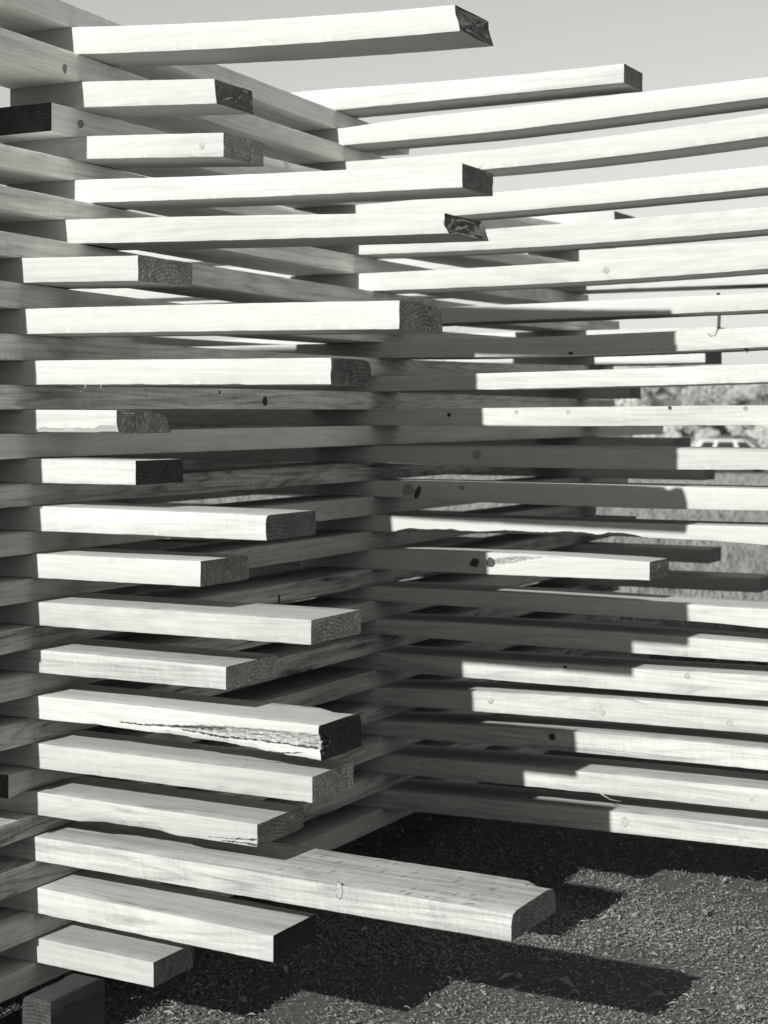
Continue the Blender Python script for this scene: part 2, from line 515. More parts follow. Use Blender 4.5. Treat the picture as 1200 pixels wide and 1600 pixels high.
CROSS = {
0:(-0.1175,0.26,-0.1481),
1:(-0.0935,0.27,-0.1208),
2:(-0.1058,0.27,-0.0852),
3:(-0.1076,0.27,-0.0728),
4:(-0.0567,0.165,-0.0852),
5:(-0.0010,-0.05,-0.0251),
6:(0.0006,-0.05,0.0016),
7:(-0.0040,-0.03,-0.0128),
8:(-0.0121,-0.02,-0.0375),
9:(-0.0199,0.0,-0.0334),
10:(-0.0116,0.0,-0.0375),
11:(-0.0066,0.0,-0.0272),
12:(-0.0083,0.0,-0.0334),
13:(-0.0083,0.0,-0.0334),
14:(-0.0050,0.0,-0.0190),
15:(-0.0066,0.0,-0.0128),
16:(-0.0083,0.0,-0.0190),
17:(-0.0066,0.0,-0.0066),
18:(0.0000,0.0,0.0036),
19:(-0.0017,0.0,0.0016),
20:(0.0000,0.0,0.0016),
}
YM, YF = 1.55, 3.27                       # middle and far row

# ------------------------------------------------------------------ near row
G_NEAR = 'planks of the near row'
NEAR_LABEL = {
    1: 'long plank high in the near row, topmost in view, with dark lumpy end',
    2: 'short near-row plank second from top with dark slanted sawn end',
    3: 'short near-row plank third from top with fuzzy grey end and pale knot',
    4: 'long near-row plank fourth from top with square grey end against white boards',
    5: 'long near-row plank fifth from top with broken jagged end',
    6: 'short near-row plank sixth from top whose end meets a shaded cross board',
    7: 'longest sunlit near-row plank at mid height, end with rounded upper corner',
    8: 'long straight near-row plank eighth from top, dark end with clipped upper corner',
    9: 'shortest near-row plank, ninth from top, bark edge along its lower front',
    10: 'short near-row plank tenth from top with very dark smooth square end',
    11: 'near-row plank eleventh from top with dark end and chipped upper edge',
    12: 'near-row plank twelfth from top with speckled dark end, shorter than its neighbours',
    13: 'long near-row plank thirteenth from top with rough grey speckled end',
    14: 'near-row plank fourteenth from top with speckled end tucked before a cross board',
    15: 'split near-row plank with a torn crack along its front and black end',
    16: 'near-row plank directly below the split plank, with swirling grain near its end',
    17: 'near-row plank with wavy bark-worn lower edge and cracked end',
    18: 'longest low near-row plank reaching out over the gravel, oval knot on front',
    19: 'second lowest near-row plank with striped grain and black shaded end',
    20: 'lowest and short near-row plank just above the gravel',
}
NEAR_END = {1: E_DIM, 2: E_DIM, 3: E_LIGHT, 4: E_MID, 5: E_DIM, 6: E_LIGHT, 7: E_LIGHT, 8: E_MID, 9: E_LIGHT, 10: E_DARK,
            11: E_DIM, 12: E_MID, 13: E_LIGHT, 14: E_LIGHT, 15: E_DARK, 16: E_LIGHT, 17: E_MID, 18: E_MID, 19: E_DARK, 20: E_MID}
NEAR_LEFT = {1: -0.31, 2: -0.289, 3: -0.31, 4: -0.30}
NEAR_WANE = {
    2: [(3, 0.1, 0.2614, 0.008, 0.008, 0.8)],
    5: [(2, 0.80, 0.8343, 0.035, 0.012, 0.9)],
    7: [(2, 0.70, 0.8613, 0.035, 0.022, 0.5)],
    8: [(2, 0.55, 0.7089, 0.022, 0.016, 0.5)],
    9: [(0, -0.02, 0.2155, 0.030, 0.017, 0.7), (2, 0.0, 0.2155, 0.055, 0.030, 0.5)],
    11: [(1, 0.49, 0.5509, 0.012, 0.005, 0.9), (2, 0.50, 0.5509, 0.02, 0.006, 0.9)],
    12: [(2, 0.3, 0.4009, 0.014, 0.01, 0.6)],
    15: [(2, 0.56, 0.6675, 0.025, 0.014, 0.6), (0, 0.25, 0.6675, 0.010, 0.008, 1.3)],
    17: [(0, 0.10, 0.36, 0.020, 0.013, 0.8)],
    18: [(1, 0.98, 1.0594, 0.030, 0.020, 0.3), (2, 1.0, 1.0594, 0.035, 0.020, 0.3)],
}
NEAR_SKEW = {1: (0.0, -0.012), 2: (0.0, -0.006), 3: (0, 0), 5: (0.012, -0.012), 15: (0.0, -0.004)}
NEAR_ROUGH = {1: 0.004, 2: 0.003, 5: 0.0045, 11: 0.0025, 15: 0.0035, 10: 0.0007, 19: 0.0006, 20: 0.0006, 18: 0.0012}
SPLIT = groove_from([(.27, .6715, .6730), (.34, .6700, .6740), (.40, .668, .680), (.46, .665, .683), (.528, .662, .684), (.60, .6610, .6850), (.66, .6590, .6850)], .010, 3.3)
near = {}; nt_, nb_ = {}, {}
for i in sorted(NEAR):
    y0, W, pts = NEAR[i]
    ft, fb = curve(pts, 1), curve(pts, 2)
    nt_[i], nb_[i] = ft, fb
    xl = NEAR_LEFT.get(i, -1.3 - 0.6 * rng.random())
    xr = pts[-1][0]
    mat = M_PALE if i < 13 else (M_MID if i < 16 else M_GREY)
    near[i] = board('near_plank', xl, xr, ft, fb, W, (0, y0, 0), 0, mat, NEAR_LABEL[i], G_NEAR,
                    end1=NEAR_END[i], end0=E_MID if i < 5 else None, wanes=NEAR_WANE.get(i, ()), skew1=NEAR_SKEW.get(i, (0, 0)),
                    endrough=NEAR_ROUGH.get(i, 0.0020), ds=0.005 if i == 15 else 0.008, seed=i, vis=(-0.35, 3),
                    nf=22 if i == 15 else 2, groove=SPLIT if i == 15 else None, mat2=M_TORN if i == 15 else None)

# ------------------------------------------------------------------ middle row
G_MID = 'planks of the middle row'
MID_LABEL = {
    1: 'topmost middle-row plank ending against the open sky with a pale square end',
    2: 'thick sunlit middle-row plank second from top, sagging to the right edge',
    3: 'sunlit middle-row plank third from top, passing just above a near plank end',
    4: 'sunlit middle-row plank fourth from top, behind the square-ended near plank',
    5: 'sunlit middle-row plank fifth from top, behind the jagged-ended near plank',
    6: 'sunlit middle-row plank sixth from top with a small pale knot',
    7: 'middle-row plank with lit upper rim, shaded until far right, seventh from top',
    8: 'middle-row plank with shaded left part and curled bark bit on top',
    9: 'middle-row plank ninth from top, bright from just right of the corner',
    10: 'middle-row plank dotted with several small knots along a bright face',
    11: 'mostly shaded middle-row plank with one large round knot, eleventh from top',
    12: 'mostly shaded middle-row plank with dark swirled knots near the corner',
    13: 'middle-row plank with bark-edged wavy bottom and thin bright lower strip',
    14: 'short middle-row plank ending in view with two black knots and torn grain',
    15: 'middle-row plank with bright top strip just below the short knotty one',
    16: 'shaded middle-row plank with curved grain and stepped shadow, sixteenth from top',
    17: 'bright middle-row plank with a long stepped shadow along its top, seventeenth from top',
    18: 'bright middle-row plank with three evenly spaced round knots, fourth from bottom',
    19: 'middle-row plank third from bottom with dark knot beside its shadow edge',
    20: 'middle-row plank second from bottom with ragged lower edge',
    21: 'lowest middle-row plank, shaded on the left, hanging over the gravel',
}
MID_W = {1: 0.152, 14: 0.146, 7: 0.15, 2: 0.15, 3: 0.15, 4: 0.15, 5: 0.15, 6: 0.15}
MID_WANE = {13: [(0, 0.02, 0.80, 0.022, 0.0085, 0.8, 1)], 20: [(0, 0.3, 0.7, 0.004, 0.004, 1.2)], 7: [(1, 0.3, 0.66, 0.012, 0.004, 0.6)],
            11: [(1, -0.1, 2.0, 0.03, 0.006, 0.4)], 14: [(1, 0.7, 0.7963, 0.012, 0.004, 0.4)]}
MID_RIGHT = {1: 0.7253, 14: 0.7963}
TORN14 = groove_from([(.345, .872, .888), (.37, .874, .893), (.40, .880, .900), (.45, .892, .902), (.516, .8985, .9025)], .007, 8.1)
mid = {}; mt_, mb_ = {}, {}
for i in sorted(MIDDLE):
    pts = MIDDLE[i]
    ft, fb = curve(pts, 1, 0.15), curve(pts, 2, 0.15)
    mt_[i], mb_[i] = ft, fb
    xr = MID_RIGHT.get(i, 1.9 + 0.6 * rng.random())
    mat = M_PALE if i < 14 else (M_MID if i < 18 else M_GREY)
    mid[i] = board('middle_plank', -1.9 - 0.6 * rng.random(), xr, ft, fb, MID_W.get(i, 0.19), (0, YM, 0), 0, mat,
                   MID_LABEL[i], G_MID, end1=E_MID if i in MID_RIGHT else None, wanes=MID_WANE.get(i, ()), endrough=0.0016,
                   ds=0.012, seed=40 + i, vis=(-0.4, 1.4), skew1=(0.006, 0) if i == 14 else (0, 0),
                   nf=16 if i == 14 else 2, groove=TORN14 if i == 14 else None, mat2={13: M_BARK, 14: M_TORN}.get(i))

# ------------------------------------------------------------------ far row
G_FAR = 'planks of the far row'
FAR = {2: (-0.15, .15), 3: (.0835, .23), 4: (1.5, .15), 5: (1.5, .2), 6: (-0.05, .2), 7: (.472, .139), 8: (.429, .211), 9: (.146, .116),
       10: (.1, .2), 11: (.3095, .209), 12: (.4246, .136), 13: (.15, .2), 14: (.1, .2), 15: (.4436, .154), 16: (.6284, .2), 17: (.31, .15),
       18: (.2, .2), 19: (.15, .2), 20: (.2, .2), 21: (.1, .2)}
FAR_ADJ = {3: .040, 8: .02, 9: -.005}
ORD = 'zeroth first second third fourth fifth sixth seventh eighth ninth tenth eleventh twelfth thirteenth fourteenth fifteenth sixteenth seventeenth eighteenth nineteenth twentieth twenty-first twenty-second'.split()
FAR_LABEL = {
    3: 'sunlit far-row plank end high up, poking out above the white middle planks',
    4: 'long sunlit far-row plank high up, running out of the picture to the right',
    5: 'sunlit far-row plank seen as a bright strip above a thin dark underside',
    7: 'sunlit far-row plank whose tip shows by the curled bark bit',
    8: 'sunlit far-row plank with small dark end above the ninth middle plank',
    9: 'small dark shaded far-row plank end in front of the bushes',
    11: 'black shaded far-row plank end just left of the white car',
    12: 'black shaded far-row plank tip reaching right below the car',
    15: 'black shaded far-row plank end standing against the grassy field',
    16: 'black shaded far-row plank reaching nearly to the right picture edge',
    17: 'black shaded far-row plank tip right under the long black one',
}
far = {}; tt_, tb_ = {}, {}
for i in sorted(FAR):
    xr, W = FAR[i]
    zt = 1.605 - 0.1 * (i - 7) + FAR_ADJ.get(i, 0)
    sl = rng.uniform(-0.006, 0.006)
    ft = (lambda x, z=zt, s=sl: z + s * (x + 0.1)); fb = (lambda x, z=zt, s=sl: z - 0.05 + s * (x + 0.1))
    tt_[i], tb_[i] = ft, fb
    far[i] = board('far_plank', -1.9 - 0.8 * rng.random(), xr, ft, fb, W, (0, YF, 0), 0, M_PALE if i < 10 else M_MID,
                   FAR_LABEL.get(i, ORD[i] + ' far-row plank from the top, mostly hidden behind the middle row'), G_FAR,
                   end1=E_MID if i not in (4, 5) else None, ds=0.03, seed=80 + i, vis=(-0.9, 0.7))

# ------------------------------------------------------------------ cross boards, lying between the rows from front to back
G_X = 'cross boards between the rows'
FAR_END = {0: 2.05, 1: 2.35, 8: 3.712, 9: 4.279, 11: 3.829, 12: 3.482}
NEAR_END_Y = {2: 0.187, 16: -0.0794}
cross = {}
for k in sorted(CROSS):
    x1, y0, x2 = CROSS[k]
    ang = math.atan2(x1 - x2, YM - y0)                   # small skew of the board
    ca = math.cos(ang)
    xa = x1 + math.tan(ang) * y0                          # where the right face crosses y = 0
    def atz(fn, d, y): return fn[d](x1 + (x2 - x1) * (y - y0) / (YM - y0) - 0.03)
    e = 0.0004
    if k < 20:
        bp, bq = atz(nt_, k + 1, y0) + e, atz(mt_, k + 2, YM) + e if k + 2 in mt_ else None
    else: bp, bq = 0.110, 0.113
    if bq is None: bq = mb_[k + 1](-0.05) - 0.05
    tp, tq = (atz(nb_, k, y0) - e if k in nb_ else bp + 0.052), atz(mb_, k + 1, YM) - e
    bs = tt_[k + 2](-0.1) + e if k + 2 in tt_ else bq - (bp - bq) * 0.3
    ts = tb_[k + 1](-0.1) - e if k + 1 in tb_ else bs + 0.05
    tp, tq, ts = max(tp, bp + 0.036), max(tq, bq + 0.036), max(ts, bs + 0.036)
    P = [(y0 / ca, tp, bp), (YM / ca, tq, bq), (YF / ca, ts, bs)]
    ft, fb = curve(P, 1, 0.6), curve(P, 2, 0.6)
    yn = NEAR_END_Y.get(k, (-0.12 if k < 3 else -0.22 if k < 5 else -0.60 if k < 9 else -0.42 if k < 12 else -0.36 if k < 16 else -0.22) - 0.06 * rng.random())
    yf = FAR_END.get(k, 3.55 + 0.2 * rng.random())
    if k == 0: lab = 'topmost shaded cross board, running back under the upper left corner'
    elif k == 20: lab = 'lowest shaded cross board, resting on the sleeper block near the ground'
    elif k == 2: lab = 'shaded cross board with its dark near end in view at the left edge'
    elif k == 16: lab = 'shaded cross board with split near end in view at lower left'
    elif k == 8: lab = 'shaded cross board with fan-shaped grain and a dark knot at mid height'
    else: lab = f'shaded cross board between the {ORD[k]} and {ORD[k + 1]} near planks in view'
    cross[k] = board('cross_board', yn / ca, yf / ca, ft, fb, 0.19 + 0.015 * rng.random(), (xa, 0, 0), R(90) + ang, M_CROSS_SKY if k < 6 else M_CROSS if k < 10 else M_CROSS_SHADE, lab, G_X, cat='board',
                     end0=E_DARK if k in (2, 16) else E_MID, end1=E_MID, ds=0.02, seed=120 + k, vis=(-0.2, 2.4),
                     endrough=0.002, wanes=[(1, yn, 0.1, 0.012, 0.006, 0.6), (0, yn, 0.15, 0.02, 0.01, 0.8)] if k == 16 else
                     [(0, -0.1, 4, 0.006, 0.004, 0.6)] if k % 4 == 1 else ())

# a second column of cross boards further left, glimpsed through the gaps of the near row
for k in range(6, 21):
    def at2(fn, y): return fn(-1.0)
    e = 0.0004
    bp, bq = (nt_[k + 1](-1.0) + e, mt_[k + 2](-1.0) + e) if k < 20 else (0.110, 0.113)
    tp, tq = nb_[k](-1.0) - e, mb_[k + 1](-1.0) - e
    bs, ts = (tt_[k + 2](-1.0) + e if k < 20 else .11), tb_[k + 1](-1.0) - e
    P = [(0.0, max(tp, bp + .034), bp), (YM, max(tq, bq + .034), bq), (YF, max(ts, bs + .034), bs)]
    board('cross_board', -0.2 - 0.1 * rng.random(), 3.3 + 0.5 * rng.random(), curve(P, 1, .6), curve(P, 2, .6), 0.19,
          (-0.95 + rng.uniform(-.02, .02), 0, 0), R(90), M_CROSS,
          f'shaded cross board of the left column below the {ORD[k]} near plank, glimpsed through the gaps', 'cross boards of the left column', cat='board',
          end0=E_MID, end1=E_MID, ds=0.06, seed=160 + k, vis=(-0.2, 3.0))

# ------------------------------------------------------------------ knots, torn grain, bark and fibres on the boards
knot(near[3], 0.229, 1.862, .0065, .0065, M_KNOT_L)
knot(near[18], 0.7101, 0.3972, .0075, .0165, M_KNOT_L, M_RING)
knot(mid[6], .675, 1.675, .0095, .0085, M_KNOT_L, M_KNOT_M)
knot(mid[8], .5748, 1.4545, .007, .005, M_KNOT_D)
for x, z, r_, m in ((.2128, 1.2886, .0065, M_KNOT_D), (.4159, 1.2955, .006, M_KNOT_L), (.5674, 1.2954, .006, M_KNOT_L), (.8524, 1.3065, .006, M_KNOT_D), (1.0539, 1.3055, .007, M_KNOT_M)):
    knot(mid[10], x, z, r_, r_ * 0.95, m, M_KNOT_M)
knot(mid[11], .2969, 1.178, .015, .013, M_KNOT_M, M_KNOT_L)
knot(mid[12], .085, 1.076, .022, .016, M_KNOT_M, M_KNOT_L, tilt=0.5)
knot(mid[12], .115, 1.070, .009, .019, M_KNOT_D, tilt=-0.4)
knot(mid[12], .2521, 1.086, .010, .007, M_KNOT_M, M_KNOT_L)
knot(mid[14], .2911, .879, .016, .012, M_KNOT_D, M_KNOT_M, tilt=0.5)
knot(mid[14], .338, .881, .013, .013, M_KNOT_D)
knot(mid[16], .894, .664, .008, .006, M_KNOT_L, M_KNOT_M)
knot(mid[17], .8992, .6059, .0085, .008, M_KNOT_L, M_KNOT_M)
knot(mid[17], .5582, .6075, .006, .004, M_KNOT_D)
for x, z in ((.3395, .4988), (.6642, .4923), (1.0119, .4928)):
    knot(mid[18], x, z, .0085, .008, M_KNOT_L, M_KNOT_M)
knot(mid[19], .5211, .415, .0105, .010, M_KNOT_D)
knot(mid[21], .7289, .2064, .010, .013, M_KNOT_L, M_KNOT_M)
knot(mid[20], 1.07, .30, .004, .003, M_KNOT_M)
knot(cross[8], .955, 1.3235, .014, .0125, M_KNOT_D)
knot(cross[8], .735, 1.343, .004, .004, M_KNOT_D)
knot(cross[1], .214, 2.046, .008, .010, M_KNOT_M)
knot(cross[2], .288, 1.937, .012, .009, M_KNOT_M)
knot(cross[13], 1.02, .812, .006, .012, M_KNOT_D)
a15 = near[15]
torn(a15, 'crack', [(.21, .6725, .6735), (.27, .671, .6733), (.34, .6745, .6765), (.40, .6775, .6800), (.46, .6800, .6815)], M_BARK, lift=0.0026, seed=6)
torn(a15, 'crack', [(.36, .6695, .6710), (.45, .6625, .6655), (.53, .6630, .6650), (.60, .6605, .6632), (.665, .6580, .6620)], M_BARK, lift=0.0026, seed=8)
torn(a15, 'crack', [(.40, .640, .6408), (.52, .6440, .6452), (.58, .6420, .6436), (.63, .6475, .6490)], M_BARK, seed=11)
torn(near[17], 'crack', [(.42, .4655, .4662), (.48, .4675, .4690), (.53, .4705, .4735)], M_BARK, seed=9)
torn(near[17], 'crack', [(.45, .4615, .4622), (.49, .4612, .4635), (.53, .4610, .4640)], M_BARK, seed=12)
torn(cross[14], 'crack', [(.75, .7180, .7190), (.95, .7200, .7240), (1.1, .7290, .7320), (1.3, .7260, .7285), (1.45, .7300, .7320)], M_KNOT_D, seed=15)
# gouges and scuffs on the top of the longest low plank
V = []; F = []; r5 = random.Random(21); o18 = near[18]; og = o18['_org']
for q in range(46):
    cx_ = r5.uniform(.55, 1.03) if q < 30 else r5.uniform(.86, 1.03); cy_ = r5.uniform(.01, .2)
    a = r5.choice((0.05, 1.35, 1.2)) + r5.uniform(-.2, .2); l_ = r5.uniform(.006, .03); w_ = r5.uniform(.0007, .0022)
    i = len(V)
    for u in range(5):
        t = u / 4 - .5; ww_ = w_ * (1 - abs(2 * t) ** 2) * r5.uniform(.6, 1.3) + .0002
        for sg in (-1, 1):
            x_ = cx_ + l_ * t * math.cos(a) - sg * ww_ * math.sin(a); y_ = cy_ + l_ * t * math.sin(a) + sg * ww_ * math.cos(a)
            V.append((x_ - og[0], min(max(y_, .004), .2), nt_[18](x_) + .0009 - og[2]))
    for u in range(4): F.append((i + 2 * u, i + 2 * u + 1, i + 2 * u + 3, i + 2 * u + 2))
tag(mesh_obj('scuff_marks', V, F, M_KNOT_M, o18), kind='stuff')
splinter(near[4], [(-.286, -.006, 1.822), (-.280, -.012, 1.795), (-.271, -.016, 1.763), (-.266, -.014, 1.729)], .0035)
splinter(near[8], [(.150, -.001, 1.3495), (.151, -.007, 1.341), (.146, -.010, 1.333), (.139, -.010, 1.334)], .0011)
splinter(near[8], [(.187, -.001, 1.349), (.188, -.004, 1.343), (.187, -.006, 1.339)], .0010)
splinter(near[1], [(.752, .004, 2.052), (.765, .05, 2.046), (.778, .10, 2.046)], .0024)
splinter(cross[12], [(1.129, -.002, .912), (1.131, -.005, .896), (1.134, -.006, .880)], .0013)
splinter(mid[9], [(.199, -.010, 1.442), (.210, -.020, 1.422), (.228, -.022, 1.404), (.250, -.016, 1.393)], .0009)
splinter(mid[17], [(.895, -.002, .562), (.93, -.008, .574), (.955, -.010, .588), (.972, -.008, .601)], .0008, M_KNOT_M)
splinter(mid[18], [(.72, -.002, .538), (.79, -.016, .528), (.85, -.016, .536), (.90, -.004, .560)], .0007, M_KNOT_M)
splinter(mid[7], [(.252, -.002, 1.5445), (.244, -.006, 1.526), (.232, -.010, 1.519), (.222, -.010, 1.524)], .0011, M_KNOT_M)
splinter(mid[20], [(.66, -.002, .275), (.69, -.010, .264), (.72, -.012, .262), (.735, -.006, .270)], .0012)
splinter(mid[8], [(.985, .01, 1.512), (.980, -.004, 1.508), (.974, -.012, 1.500), (.962, -.012, 1.4975), (.955, -.008, 1.503)], .0028)
splinter(mid[3], [(.30, -.001, 1.969), (.31, -.003, 1.975), (.32, -.004, 1.986)], .0012)
splinter(mid[1], [(.42, .0, 2.170), (.428, .02, 2.162), (.436, .05, 2.163)], .0016)
splinter(mid[1], [(.52, .0, 2.170), (.53, .02, 2.166), (.535, .03, 2.160)], .0015)

# ------------------------------------------------------------------ sleeper block under the stack
def fz(v): return lambda x: v
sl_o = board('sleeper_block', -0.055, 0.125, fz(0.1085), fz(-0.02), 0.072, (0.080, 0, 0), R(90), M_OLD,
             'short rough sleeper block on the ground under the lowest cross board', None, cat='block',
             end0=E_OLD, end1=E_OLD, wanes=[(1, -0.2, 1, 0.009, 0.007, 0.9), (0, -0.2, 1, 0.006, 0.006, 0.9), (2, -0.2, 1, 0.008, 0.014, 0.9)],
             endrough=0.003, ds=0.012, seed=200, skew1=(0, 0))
for q, yy in enumerate((YM + 0.02, YF + 0.02)):
    board('sleeper_block', -0.95, -0.30, fz(0.1095), fz(-0.02), 0.09, (-0.02, yy, 0), 0, M_GREY,
          ('sleeper block lying in deep shade under the middle row', 'sleeper block lying in deep shade under the far row')[q], None, cat='block',
          end0=E_MID, end1=E_MID, ds=0.05, seed=210 + q)
# a thin upright stick on the end of a far plank, and a flake of bark under a middle plank
V = []; F = []
for i in range(5):
    for a in range(8):
        t = a * math.pi / 4; r_ = .0065 * (1 + .2 * mnoise.noise((i * 1.7, a * .9, 3)))
        V.append((r_ * math.cos(t) + .002 * math.sin(i), r_ * math.sin(t), .032 * i))
for i in range(4):
    for a in range(8):
        b = (a + 1) % 8; F.append((i * 8 + a, i * 8 + b, i * 8 + 8 + b, i * 8 + 8 + a))
F += [tuple(range(7, -1, -1)), tuple(32 + a for a in range(8))]
tag(mesh_obj('stick', V, F, M_OLD, None, (.457, YF + .075, tt_[7](.457)), smooth=60), 'thin upright stick standing on the sunlit far plank tip', 'stick')
splinter(mid[8], [(1.05, .02, 1.464), (1.052, .016, 1.457), (1.055, .014, 1.4485)], .0065, M_BARK)
for o in COL.objects:
    if '_org' in o: del o['_org']

# ------------------------------------------------------------------ made-up pile of boards out of view, added only to shade the rear rows
pile = bpy.data.objects.new('shade_pile', None); COL.objects.link(pile); pile.location = (-1.285, -1.3, 0)
tag(pile, 'added unseen pile of boards that shades the rear rows', 'shade blocker')
pv = None
for q in range(24):
    z = 0.06 + 0.1 * q
    for j in range(2):
        if pv is None:
            def bxm(a, b):
                (x0, y0, z0), (x1, y1, z1) = a, b
                return [(x0, y0, z0), (x1, y0, z0), (x1, y1, z0), (x0, y1, z0), (x0, y0, z1), (x1, y0, z1), (x1, y1, z1), (x0, y1, z1)], [(0, 3, 2, 1), (4, 5, 6, 7), (0, 1, 5, 4), (1, 2, 6, 5), (2, 3, 7, 6), (3, 0, 4, 7)]
            v_, f_ = bxm((-1.0, 0, 0), (1.0, .2, .05)); c = mesh_obj('plank', v_, f_, M_MID, pile); pv = c.data
            v_, f_ = bxm((-.1, -.2, 0), (.1, 1.0, .05)); cv = mesh_obj('cross_piece', v_, f_, M_CROSS, pile).data
            bpy.data.objects.remove(COL.objects['cross_piece'])
        else:
            c = bpy.data.objects.new('plank', pv); COL.objects.link(c); c.parent = pile
        c.location = (.08 - .12 * rng.random() ** 2, j * 0.7, z)
        c2 = bpy.data.objects.new('cross_piece', cv); COL.objects.link(c2); c2.parent = pile
        c2.location = ((-.7, .7)[j], rng.uniform(-.03, .03), z - 0.0502)

# ------------------------------------------------------------------ ground
def far_pt(px, depth, z=0.0):
    f = Vector((-math.sin(PHI), math.cos(PHI), 0)); r = Vector((math.cos(PHI), math.sin(PHI), 0))
    p = CAM + f * depth + r * ((px - 600) / FPX * depth)
    return Vector((p.x, p.y, z))
GZ = -0.018
def ground_z(x, y):
    dx, dy = x - CAM.x, y - CAM.y
    d = math.hypot(dx, dy)
    z = GZ - 1.05 * sstep(12, 72, d)
    a = math.atan2(dx, dy)
    h = 7.6 * (0.85 + 0.16 * math.sin(a * 3 + 0.6) + 0.07 * math.sin(a * 11 + 1.0))
    z += h * sstep(100, 185, d) + 3 * sstep(200, 700, d)
    z += 0.10 * sstep(15, 40, d) * mnoise.noise((x * 0.11, y * 0.11, 0)) + 0.6 * sstep(95, 150, d) * mnoise.noise((x * .04, y * .04, 4))
    return z
k = NT('dry_ground')
k.b.inputs['Roughness'].default_value = 1.0
k.b.inputs['Specular IOR Level'].default_value = 0.05
geo = k.n('ShaderNodeNewGeometry')
ps = geo.outputs['Position']
n1 = k.noise(ps, 60, 6, 0.75); n2 = k.noise(ps, 3, 5, 0.65); n3 = k.noise(ps, 0.12, 5, 0.65); n4 = k.noise(ps, 240, 3, 0.7); n5 = k.noise(ps, 0.9, 6, 0.75)
dist = k.n('ShaderNodeVectorMath', operation='LENGTH'); k.l(ps, dist.inputs[0])
fr = k.n('ShaderNodeMapRange'); k.l(dist.outputs['Value'], fr.inputs[0])
fr.inputs[1].default_value = 5; fr.inputs[2].default_value = 14
near_v = k.math('MULTIPLY', k.math('ADD', k.math('ADD', k.math('MULTIPLY', n1, 0.9), k.math('MULTIPLY', n2, 0.5)), k.math('MULTIPLY', n4, 0.5)), 0.155)
grass_v = k.math('ADD', k.math('MULTIPLY', n3, 0.16), k.math('ADD', k.math('MULTIPLY', n5, 0.20), 0.0))
mx = k.n('ShaderNodeMix'); mx.data_type = 'FLOAT'
k.l(fr.outputs[0], mx.inputs[0]); k.l(near_v, mx.inputs[2]); k.l(grass_v, mx.inputs[3])
k.colour(mx.outputs[0])
k.bump(k.math('ADD', n1, n4), 1.0, 0.012)
M_GROUND = k.m
V = [(CAM.x, CAM.y, GZ)]; F = []
rad = [0.6 * 1.13 ** i for i in range(66)]
NA = 180
for r_ in rad:
    for q in range(NA):
        a = 2 * math.pi * q / NA
        x, y = CAM.x + r_ * math.sin(a), CAM.y + r_ * math.cos(a)
        V.append((x, y, ground_z(x, y)))
for q in range(NA): F.append((0, 1 + (q + 1) % NA, 1 + q))
for i in range(len(rad) - 1):
    for q in range(NA):
        q2 = (q + 1) % NA
        F.append((1 + i * NA + q, 1 + i * NA + q2, 1 + (i + 1) * NA + q2, 1 + (i + 1) * NA + q))
g = mesh_obj('ground', V, F, M_GROUND, smooth=180)
tag(g, 'dark gravelly ground rising to a pale grassy hillside far behind', 'ground', kind='structure')

# loose chips, straw bits and gravel over the soil
kc = NT('ground_chips')
kc.b.inputs['Roughness'].default_value = 1.0
kc.b.inputs['Specular IOR Level'].default_value = 0.0
gi = kc.n('ShaderNodeNewGeometry')
rp = kc.math('POWER', gi.outputs['Random Per Island'], 1.8)
kc.colour(kc.math('MULTIPLY_ADD', rp, 0.14, 0.145))
nr = np.random.default_rng(11)
def chips(name, N, xr, yr, lmin, lmax, aspect, tiltmax, zmin, zmax, mat, label, patchy=False):
    x = nr.uniform(*xr, N); y = nr.uniform(*yr, N)
    if patchy:                                            # thin out in patches so that bare soil shows
        f = np.sin(x * 5.1 + 2 * np.sin(y * 3.3)) + np.sin(y * 6.7 + 1.7 * np.sin(x * 4.1 + 1)) + 0.7 * np.sin(x * 17 + y * 13)
        ok = nr.random(N) < np.clip(0.62 + 0.3 * f, 0.12, 1)
        x, y = x[ok], y[ok]; N = len(x)
    L = lmin + (lmax - lmin) * nr.random(N) ** 2.2
    Wd = L * aspect * nr.uniform(0.5, 1.5, N)
    a = nr.uniform(0, 2 * np.pi, N); t = nr.normal(0, tiltmax, N); t2 = nr.normal(0, tiltmax, N)
    z = nr.uniform(zmin, zmax, N) + 0.35 * L * np.abs(np.sin(t))
    ux = np.stack([np.cos(a) * np.cos(t), np.sin(a) * np.cos(t), np.sin(t)], 1)
    vx = np.stack([-np.sin(a) * np.cos(t2), np.cos(a) * np.cos(t2), np.sin(t2)], 1)
    c = np.stack([x, y, z + GZ], 1)
    up = np.array([0, 0, 1.0])
    hl, hw = (L / 2)[:, None], (Wd / 2)[:, None]
    bend = (L * nr.uniform(0.0, 0.22, N))[:, None]
    p = np.stack([c - ux * hl, c - vx * hw + up * bend, c + ux * hl * nr.uniform(.7, 1, (N, 1)), c + vx * hw + up * bend * 0.6], 1).reshape(-1, 3)
    idx = np.arange(N)[:, None] * 4
    tri = np.concatenate([idx + np.array([[0, 1, 3]]), idx + np.array([[1, 2, 3]])], 1).reshape(-1, 3)
    me = bpy.data.meshes.new(name)
    me.vertices.add(len(p)); me.vertices.foreach_set('co', p.ravel().astype(np.float32))
    me.loops.add(tri.size); me.loops.foreach_set('vertex_index', tri.ravel().astype(np.int32))
    me.polygons.add(len(tri)); me.polygons.foreach_set('loop_start', np.arange(0, tri.size, 3, dtype=np.int32))
    me.update(calc_edges=True)
    me.materials.append(mat)
    o = bpy.data.objects.new(name, me); COL.objects.link(o)
    return tag(o, label, 'gravel', kind='stuff')
chips('gravel', 620000, (-0.3, 2.3), (-0.6, 2.5), .003, .013, .40, .30, .001, .011, kc.m, 'fine gravel and wood chips strewn over the ground below the stack', True)
